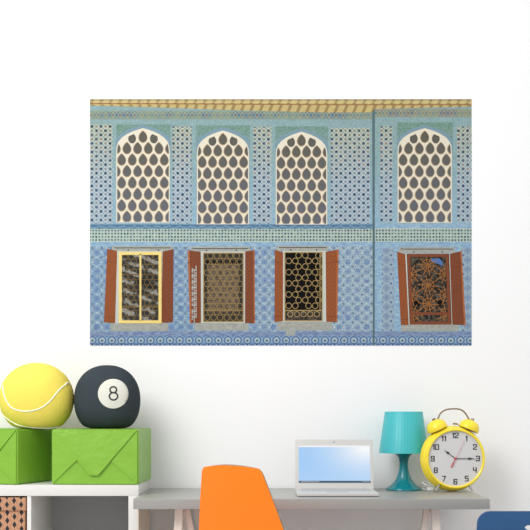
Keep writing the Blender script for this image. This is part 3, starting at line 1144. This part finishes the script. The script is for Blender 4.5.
# ------------------------------------------------------------------ desk
DX0, DX1, DY0, DY1 = -0.547, 0.880, 4.60, 5.262
desk = thing('desk', 'long grey desk on whitewashed trestle legs against the white wall', 'desk', ((DX0 + DX1) / 2, 4.93, 0))
obj('tabletop', MB().box((DX0, DY0, DESK_Z - 0.041), (DX1, DY1, DESK_Z), 0.0015), M['desk'], desk, world=True)
ZT = DESK_Z - 0.041
for sx, sgn in ((-0.371, 1), (0.676, -1)):
    rail = MB().box((sx - 0.014, 4.71, ZT - 0.03), (sx + 0.014, 5.17, ZT), 0.002)
    tr = obj('trestle', rail, M['pine'], desk, world=True)
    for yy in (4.712, 5.165):
        x = sx if (sgn > 0 or yy < 5) else sx + 0.064
        obj('leg', MB().beam((x, yy, ZT), (x - 0.035 * sgn, yy, 0), 0.033, 0.036), M['pine'], tr, world=True)
        obj('leg', MB().beam((x + 0.027 * sgn, yy + 0.032, ZT), (x + (0.165 if sgn > 0 else 0.13) * sgn, yy + 0.032, 0), 0.024, 0.026), M['pine'], tr, world=True)
    obj('cross_bar', MB().box((min(sx, sx + 0.06 * sgn), 4.74, 0.30), (max(sx, sx + 0.06 * sgn), 5.17, 0.325), 0.002), M['pine'], tr, world=True)

# ------------------------------------------------------------------ laptop
LX0, LX1 = 0.1105, 0.4465
LYB, LYF = 4.955, 4.712
lap = thing('laptop', 'open silver laptop with a pale blue desktop on its screen, on the grey desk', 'laptop', ((LX0 + LX1) / 2, 4.83, DESK_Z))
base = MB().box((LX0, LYF, DESK_Z + 0.002), (LX1, LYB, DESK_Z + 0.016), 0.004, seg=3)
lb = obj('base', base, M['silver'], lap, world=True)
mb = MB()
for r in range(5):
    for c in range(14):
        x0 = LX0 + 0.022 + c * 0.0211
        y0 = LYB - 0.042 - r * 0.0195
        if r == 4 and 3 <= c <= 8:
            if c > 3:
                continue
            mb.box((x0, y0, DESK_Z + 0.0158), (x0 + 0.0211 * 6 - 0.003, y0 + 0.0165, DESK_Z + 0.0172))
        else:
            mb.box((x0, y0, DESK_Z + 0.0158), (x0 + 0.018, y0 + 0.0165, DESK_Z + 0.0172))
obj('keyboard', mb, M['silver_dark'], lb, world=True)
obj('touchpad', MB().box((0.235, LYF + 0.02, DESK_Z + 0.0156), (0.325, LYF + 0.085, DESK_Z + 0.0164), 0.0003), M['silver_dark'], lb, world=True)
for x in (LX0 + 0.025, LX1 - 0.025):
    for y in (LYF + 0.02, LYB - 0.02):
        obj('rubber_foot', MB().lathe([(0, 0), (0.006, 0), (0.006, 0.003), (0, 0.003)], 12, Matrix.Translation((x, y, DESK_Z))), M['hinge'], lb, world=True)
hinge_y, hinge_z = LYB - 0.004, DESK_Z + 0.0175
LM = Matrix.Translation((0, hinge_y, hinge_z)) @ Matrix.Rotation(R(-15), 4, 'X')
LH = 0.2185
obj('hinge', MB().tube([(LX0 + 0.03, hinge_y + 0.003, hinge_z), (LX1 - 0.03, hinge_y + 0.003, hinge_z)], 0.0048, 12), M['silver_dark'], lap, world=True)
lidm = MB().box((LX0, 0.0, -0.002), (LX1, 0.007, LH), 0.003, 0, LM, 3)
ld_ = obj('screen_lid', lidm, M['silver'], lap, world=True)
def on_lid(x0, z0, x1, z1, y0, y1):
    return MB().box((x0, y0, z0), (x1, y1, z1), 0.0, 0, LM)
sx0, sx1 = LX0 + 0.0138, LX1 - 0.0128
sz0, sz1 = 0.0260, 0.1905
scr = obj('screen', on_lid(sx0, sz0, sx1, sz1, -0.0008, 0.001), M['screen'], ld_, world=True)
obj('screen_taskbar', on_lid(sx0, sz0, sx1, sz0 + 0.0088, -0.0012, 0.0), M['taskbar'], ld_, world=True)
obj('screen_top_bar', on_lid(sx0, sz1 - 0.0065, sx1, sz1, -0.0012, 0.0), M['topbar'], ld_, world=True)
mb = MB()
xi = sx0 + 0.012
for i in range(9):
    obj('taskbar_icon', on_lid(xi, sz0 + 0.0025, xi + 0.0045, sz0 + 0.0066, -0.0016, -0.0008), M['icon'], ld_, world=True)
    xi += 0.0088
for i in range(4):
    obj('taskbar_icon', on_lid(sx1 - 0.012 - i * 0.0075, sz0 + 0.003, sx1 - 0.0085 - i * 0.0075, sz0 + 0.006, -0.0016, -0.0008), M['icon'], ld_, world=True)
obj('webcam', MB().lathe([(0, 0.0006), (0.0028, 0.0006), (0.0028, -0.001), (0, -0.001)], 14,
    LM @ Matrix.Translation(((LX0 + LX1) / 2, 0.0, 0.2065)) @ Matrix.Rotation(R(90), 4, 'X')), M['hinge'], ld_, world=True)

# ------------------------------------------------------------------ teal table lamp
lx, ly = (403.7 - VX) / 223.7, 5.14
lamp = thing('table_lamp', 'small teal table lamp with a tapered shade and flared foot, beside the yellow clock', 'lamp', (lx, ly, DESK_Z))
prof = [(0.0, 0.0), (0.079, 0.0), (0.0815, 0.003), (0.080, 0.007), (0.070, 0.0135), (0.056, 0.023), (0.043, 0.036), (0.0325, 0.053), (0.0255, 0.072), (0.0212, 0.092), (0.0195, 0.110),
        (0.0198, 0.126), (0.0225, 0.140), (0.029, 0.152), (0.039, 0.161), (0.050, 0.168), (0.052, 0.171), (0.046, 0.172), (0.0, 0.172)]
obj('lamp_base', MB().lathe(prof, 56), M['teal'], lamp)
z0, z1, r0, r1 = 0.1655, 0.3500, 0.1105, 0.0845
sh = [(r0, z0), (r1, z1 - 0.002), (r1 - 0.0015, z1), (r1 - 0.0035, z1 - 0.002), (r0 - 0.003, z0 + 0.0005), (r0, z0)]
obj('lamp_shade', MB().lathe(sh, 96), M['shade'], lamp)
mb = MB()
for k in range(3):
    a = 2 * PI * k / 3 + 0.4
    mb.tube([(0.015 * math.cos(a), 0.015 * math.sin(a), 0.180), (0.1065 * math.cos(a), 0.1065 * math.sin(a), 0.180)], 0.0016, 8)
mb.lathe([(0.0, 0.171), (0.018, 0.171), (0.018, 0.205), (0.0, 0.205)], 20)
obj('shade_holder', mb, M['bulb'], lamp)
obj('light_bulb', MB().lathe([(0.013, 0.204), (0.014, 0.215), (0.024, 0.238), (0.030, 0.258), (0.026, 0.278), (0.014, 0.289), (0, 0.292)], 24), M['bulb'], lamp)
cz = DESK_Z + 0.0028
cp = [(lx + 0.078, ly + 0.01, cz + 0.002), (lx + 0.10, ly - 0.03, cz), (lx + 0.115, ly - 0.07, cz + 0.010), (lx + 0.088, ly - 0.085, cz + 0.026), (lx + 0.075, ly - 0.06, cz + 0.034), (lx + 0.10, ly - 0.03, cz + 0.030),
      (lx + 0.135, ly - 0.02, cz + 0.012), (lx + 0.17, ly + 0.03, cz), (lx + 0.2, ly + 0.09, cz)]
obj('power_cord', MB().tube(catmull(cp, 10), 0.0026, 10), M['cord'], lamp, world=True)
obj('cord_switch', MB().box((lx + 0.094, ly - 0.085, DESK_Z + 0.0005), (lx + 0.122, ly - 0.045, DESK_Z + 0.016), 0.005, 0, None, 3), M['cord'], lamp, world=True)

# ------------------------------------------------------------------ alarm clock
CY = 4.985
s_c = F / CY
ccx, ccz = (455.7 - VX) / s_c, EYE - (458.6 - VY) / s_c
ROT = R(6)
clock = thing('alarm_clock', 'big yellow twin bell alarm clock showing quarter past ten, near the desk\'s right end', 'clock', (ccx, CY, DESK_Z), ROT)
hz = ccz - DESK_Z
AX = Matrix.Translation((0, 0, hz)) @ Matrix.Rotation(R(90), 4, 'X')       # lathe axis -> towards the viewer (-y)
FR = 0.1215
body = [(0.0, -0.105), (0.085, -0.102), (0.115, -0.090), (0.136, -0.074), (0.1430, -0.058), (0.1430, -0.048), (0.1385, -0.042), (0.1410, -0.036), (0.1405, -0.028), (0.1335, -0.012), (0.1265, -0.006), (FR, -0.008), (0, -0.008)]
obj('clock_case', MB().lathe(body, 80, Matrix.Translation((-0.001, 0, -0.0015)) @ AX), M['yellow'], clock)
obj('bezel', MB().lathe([(FR - 0.001, -0.010), (FR - 0.001, 0.002), (0.1245, 0.0045), (0.1290, 0.003), (0.1315, -0.003), (0.1318, -0.012), (0.128, -0.014)], 80, AX), M['yellow'], clock)
dial = obj('dial', MB().lathe([(0, -0.0085), (FR + 0.001, -0.0085), (FR + 0.001, -0.006), (0, -0.006)][::1], 64, AX), M['dial'], clock)

D = {'0': [[(0, 0), (0, 1), (1, 1), (1, 0), (0, 0)]], '1': [[(0.25, 0.82), (0.62, 1), (0.62, 0)]],
     '2': [[(0, 0.75), (0, 1), (1, 1), (1, 0.58), (0, 0.2), (0, 0), (1, 0)]],
     '3': [[(0, 0.85), (0, 1), (1, 1), (1, 0), (0, 0), (0, 0.15)], [(0.3, 0.52), (1, 0.52)]],
     '4': [[(0, 1), (0, 0.45), (1, 0.45)], [(0.95, 1), (0.95, 0)]],
     '5': [[(1, 1), (0, 1), (0, 0.55), (1, 0.55), (1, 0), (0, 0)]],
     '6': [[(1, 0.85), (1, 1), (0, 1), (0, 0), (1, 0), (1, 0.52), (0, 0.52)]],
     '7': [[(0, 1), (1, 1), (0.3, 0)]],
     '8': [[(0, 0), (0, 1), (1, 1), (1, 0), (0, 0)], [(0, 0.52), (1, 0.52)]],
     '9': [[(1, 0.5), (0, 0.5), (0, 1), (1, 1), (1, 0), (0, 0), (0, 0.15)]]}
def numeral(txt, cx, cz, h=0.0205, w=0.0125, t=0.0034):
    mb = MB()
    adv = [(w * (0.6 if ch == '1' else 1.0)) for ch in txt]
    gap = 0.0042
    tot = sum(adv) + gap * (len(txt) - 1)
    x = cx - tot / 2
    for ch, a in zip(txt, adv):
        ox = -w * 0.25 if ch == '1' else 0.0
        for pl in D[ch]:
            q = [(x + ox + u * w * (1.0), cz - h / 2 + v * h) for u, v in pl]
            for i in range(len(q) - 1):
                vert = abs(q[i][0] - q[i + 1][0]) < 1e-6
                mb.strip(q[i], q[i + 1], t if not vert else t * 1.25, 0.0048, 0.0062)
            for (u, v) in q:
                mb.prism([(u - t * .6, v - t * .5), (u + t * .6, v - t * .5), (u + t * .6, v + t * .5), (u - t * .6, v + t * .5)], 0.0048, 0.0062)
        x += a + gap
    return mb
for hnum in range(1, 13):
    a = PI / 2 - hnum * PI / 6
    rn = 0.1005
    obj('numeral', numeral(str(hnum), rn * math.cos(a), hz + rn * math.sin(a)), M['black'], dial)

def hand(name, ang, length, tail, w0, w1, y, mat, spade=None):
    """ang clockwise from twelve, degrees"""
    d = Vector((math.sin(R(ang)), math.cos(R(ang))))
    n = Vector((-d.y, d.x))
    c = Vector((0, hz))
    mb = MB()
    pts = [c - d * tail + n * w0 / 2, c + d * (length if not spade else length * 0.6) + n * w1 / 2,
           c + d * (length if not spade else length * 0.6) - n * w1 / 2, c - d * tail - n * w0 / 2]
    mb.prism([tuple(p) for p in pts], y, y + 0.0009)
    if spade:
        a = length * spade[0]
        b = length * spade[1]
        pts = [c + d * a + n * w1 / 2, c + d * (a + (b - a) * 0.35) + n * spade[2] / 2, c + d * b + n * 0.0008, c + d * length + n * 0.0005,
               c + d * length - n * 0.0005, c + d * b - n * 0.0008, c + d * (a + (b - a) * 0.35) - n * spade[2] / 2, c + d * a - n * w1 / 2]
        mb.prism([tuple(p) for p in pts], y - 0.0001, y + 0.0010)
    return obj(name, mb, mat, clock)
hand('hour_hand', -53.5, 0.063, 0.0, 0.003, 0.0028, 0.0030, M['black'], (0.55, 0.86, 0.0105))
hand('minute_hand', 90.6, 0.0935, 0.0, 0.003, 0.0025, 0.0018, M['black'], (0.55, 0.86, 0.0085))
sh_ = hand('second_hand', 26, 0.088, 0.0, 0.0022, 0.0016, 0.0006, M['pink'])
mb = MB()
d_ = Vector((math.sin(R(206)), math.cos(R(206))))
c_ = Vector((0, hz))
mb.strip(tuple(c_), tuple(c_ + d_ * 0.019), 0.003, 0.0006, 0.0015)
mb.strip(tuple(c_ + d_ * 0.019), tuple(c_ + d_ * 0.042), 0.0052, 0.0006, 0.0015)
obj('second_hand_tail', mb, M['red'], sh_)
obj('hand_hub', MB().lathe([(0, 0.0005), (0.0045, 0.0005), (0.0045, -0.0068), (0.0, -0.0068)][::-1], 20, AX), M['red'], clock)

def bell(cx, cz, tilt):
    T_ = Matrix.Translation((cx, 0.050, cz)) @ Matrix.Rotation(R(tilt), 4, 'Y')
    pr = [(0.040, 0.004), (0.0445, 0.0), (0.046, 0.003), (0.0455, 0.012), (0.042, 0.024), (0.034, 0.035), (0.022, 0.042), (0.010, 0.0450), (0.0, 0.0455)]
    b = obj('bell', MB().lathe(pr, 40, T_), M['yellow'], clock)
    obj('bell_post', MB().lathe([(0.0, -0.03), (0.005, -0.03), (0.005, 0.046), (0.0065, 0.046), (0.0065, 0.052), (0.0, 0.052)], 16, T_), M['bronze'], b)
    obj('bell_plate', MB().lathe([(0.0, -0.0015), (0.034, -0.0015), (0.034, 0.0025), (0.0, 0.0025)], 30, T_), M['bronze'], b)
def CP(px, py, yl):
    """picture pixel -> clock-local point in the plane y = yl (unrotated approximation solved exactly)"""
    Rm = root_matrix(clock)
    inv = Rm.inverted()
    o = inv @ Vector((0, 0, EYE))
    q = inv @ P(px, py, 5.0)
    t = (yl - o.y) / (q.y - o.y)
    return o + (q - o) * t
bl = CP(437.8, 429.6, 0.050)
br = CP(468.2, 429.8, 0.050)
bell(bl.x, bl.z, -24)
bell(br.x, br.z, 23)
hp = [CP(*p, 0.050) for p in ((436.0, 420.2), (438.0, 418.6), (439.8, 414.6), (442.5, 411.6), (446.5, 409.6), (452, 408.9), (458, 409.0), (462.5, 410.6), (465.8, 414.0), (468.6, 418.6), (471.0, 420.6))]
mb = MB().tube(catmull(hp, 6), 0.0034, 10)
for pl in (((436.6, 420.4), (434.2, 418.2)), ((471.0, 420.8), (472.6, 420.6), (473.4, 418.2))):
    mb.tube([CP(*p, 0.050) for p in pl], 0.0026, 8)
obj('handle', mb, M['bronze'], clock)
h0, h1 = CP(453.0, 423.7, 0.04), CP(457.4, 424.0, 0.04)
mb = MB().tube([h0, h1], 0.0038, 12)
mb.tube([CP(456.8, 424.0, 0.04), CP(461.5, 426.4, 0.045), CP(464.0, 430.5, 0.05)], 0.0018, 8)
obj('hammer', mb, M['bronze'], clock)
for px0, py0, px1 in ((440.2, 483.2, 435.2), (467.8, 483.6, 473.0)):
    a = CP(px0, py0, 0.012)
    b = CP(px1, 492, 0.0)
    b.z = 0.0045
    b.y = -0.002
    obj('foot', MB().tube([a, b], [0.0052, 0.0045], 14), M['chrome'], clock)
rb = Vector((0.0, 0.085, 0.05))
obj('rear_foot', MB().tube([rb, (0.0, 0.115, 0.0045)], 0.0045, 12), M['chrome'], clock)

# ------------------------------------------------------------------ chairs
def shell(fn, nu, nv, th, two=True):
    """closed sheet: fn(u,v) gives the outer point, th the thickness along the normal; returns MB with rim as material 1"""
    pts = [[Vector(fn(i / nu, j / nv)) for i in range(nu + 1)] for j in range(nv + 1)]
    nr = [[None] * (nu + 1) for _ in range(nv + 1)]
    for j in range(nv + 1):
        for i in range(nu + 1):
            du = pts[j][min(i + 1, nu)] - pts[j][max(i - 1, 0)]
            dv = pts[min(j + 1, nv)][i] - pts[max(j - 1, 0)][i]
            nr[j][i] = du.cross(dv).normalized()
    vv, ff = [], []
    for j in range(nv + 1):
        for i in range(nu + 1):
            vv.append(pts[j][i])
    off = len(vv)
    for j in range(nv + 1):
        for i in range(nu + 1):
            vv.append(pts[j][i] - nr[j][i] * th)
    ix = lambda i, j: j * (nu + 1) + i
    for j in range(nv):
        for i in range(nu):
            q = [ix(i, j), ix(i + 1, j), ix(i + 1, j + 1), ix(i, j + 1)]
            ff.append(q)
            ff.append([k + off for k in q[::-1]])
    mb = MB().add(vv, ff, 0, True)
    rim = []
    loop = [ix(i, 0) for i in range(nu + 1)] + [ix(nu, j) for j in range(1, nv + 1)] + [ix(i, nv) for i in range(nu - 1, -1, -1)] + [ix(0, j) for j in range(nv - 1, 0, -1)]
    for a in range(len(loop)):
        p, q = loop[a], loop[(a + 1) % len(loop)]
        rim.append([q, p, p + off, q + off])
    for f in rim:
        mb.f.append(f)
        mb.m.append(1)
        mb.s.append(True)
    return mb

def chair_legs(parent, top_z, spread, mat):
    for sx in (-1, 1):
        for sy in (-1, 1):
            obj('leg', MB().tube([(sx * 0.13, sy * 0.13 + 0.02, top_z), (sx * spread, sy * spread + 0.02, 0.0)], [0.013, 0.009], 14), mat, parent)

# orange chair: its back to the viewer, turned a little to the right
oy = 4.17
CH_R = R(-30)
och = thing('orange_chair', 'bright orange chair with a tapered back, pushed up to the grey desk', 'chair', (-0.046, 4.32, 0), CH_R)
def orange_back(u, v):
    z = 0.45 + v * 0.438
    hw = 0.222 - 0.098 * (v ** 1.25)
    s = (u - 0.5) * 2
    if v > 0.97:
        hw -= 0.006 * (v - 0.97) / 0.03
    z += 0.010 * (1 - s * s) * v ** 6
    y = -0.105 - 0.115 * v + 0.045 * s * s * (1 - 0.35 * v)
    return (s * hw, y, z)
obj('backrest', shell(orange_back, 22, 30, 0.015), [M['orange'], M['ply']], och, sharp=50)
def orange_seat(u, v):
    s = (u - 0.5) * 2
    hw = 0.222 + 0.008 * math.sin(PI * v)
    y = -0.105 + v * 0.40
    z = 0.45 - 0.022 * math.sin(PI * min(v * 1.2, 1)) + 0.045 * s * s * (1 - v) * 0.2 - 0.03 * max(0, v - 0.85) / 0.15
    return (s * hw, y, z)
obj('seat', shell(orange_seat, 18, 18, 0.012), [M['orange'], M['ply']], och, sharp=50)
chair_legs(och, 0.425, 0.21, M['pine'])

# blue chair: only its rounded top corner is inside the frame
bcx = (477.6 - VX) / 292.5 + 0.205
bch = thing('blue_chair', 'blue plastic chair with a rounded back and hand slot, in the bottom right corner', 'chair', (bcx, 4.17, 0), 0)
def rounded(w, z0, z1, r, n=8):
    pts = []
    for cx, cz, a0 in ((w - r, z1 - r, 0), (-w + r, z1 - r, 90), (-w + r, z0 + r, 180), (w - r, z0 + r, 270)):
        for i in range(n + 1):
            a = R(a0 + 90 * i / n)
            pts.append((cx + r * math.cos(a), cz + r * math.sin(a)))
    return pts
def blue_back():
    """a curved sheet with a rounded outline and an oval hand slot: rings from slot to outline"""
    zc = 0.690
    outer = rounded(0.205, 0.43, 0.752, 0.042, 10)
    n = len(outer)
    rings = 8
    def bend(x, z):
        return -0.16 - 0.10 * (z - 0.43) / 0.316 + 0.30 * x * x
    vv, ff = [], []
    for j in range(rings + 1):
        t = j / rings
        for (x, z) in outer:
            a = math.atan2(z - zc, x)
            c, s_ = math.cos(a), math.sin(a)
            k = ((abs(c) / 0.045) ** 3 + (abs(s_) / 0.017) ** 3) ** (-1 / 3)
            ix_, iz_ = k * c, zc + k * s_
            px_, pz_ = ix_ + (x - ix_) * t, iz_ + (z - iz_) * t
            vv.append((px_, bend(px_, pz_), pz_))
    off = len(vv)
    vv += [(x, y + 0.011, z) for x, y, z in vv]
    for j in range(rings):
        for i in range(n):
            k = (i + 1) % n
            q = [j * n + i, (j + 1) * n + i, (j + 1) * n + k, j * n + k]
            ff.append(q)
            ff.append([m_ + off for m_ in q[::-1]])
    for i in range(n):
        k = (i + 1) % n
        ff.append([i, k, k + off, i + off])
        o = rings * n
        ff.append([o + k, o + i, o + i + off, o + k + off])
    return MB().add(vv, ff, 0, True)
obj('backrest', blue_back(), M['blue'], bch, sharp=50)
def blue_seat(u, v):
    s = (u - 0.5) * 2
    return (s * 0.205, -0.155 + v * 0.40, 0.432 - 0.018 * math.sin(PI * v) + 0.012 * s * s)
obj('seat', shell(blue_seat, 18, 18, 0.012), [M['blue'], M['blue']], bch, sharp=50)
chair_legs(bch, 0.415, 0.20, M['chrome'])
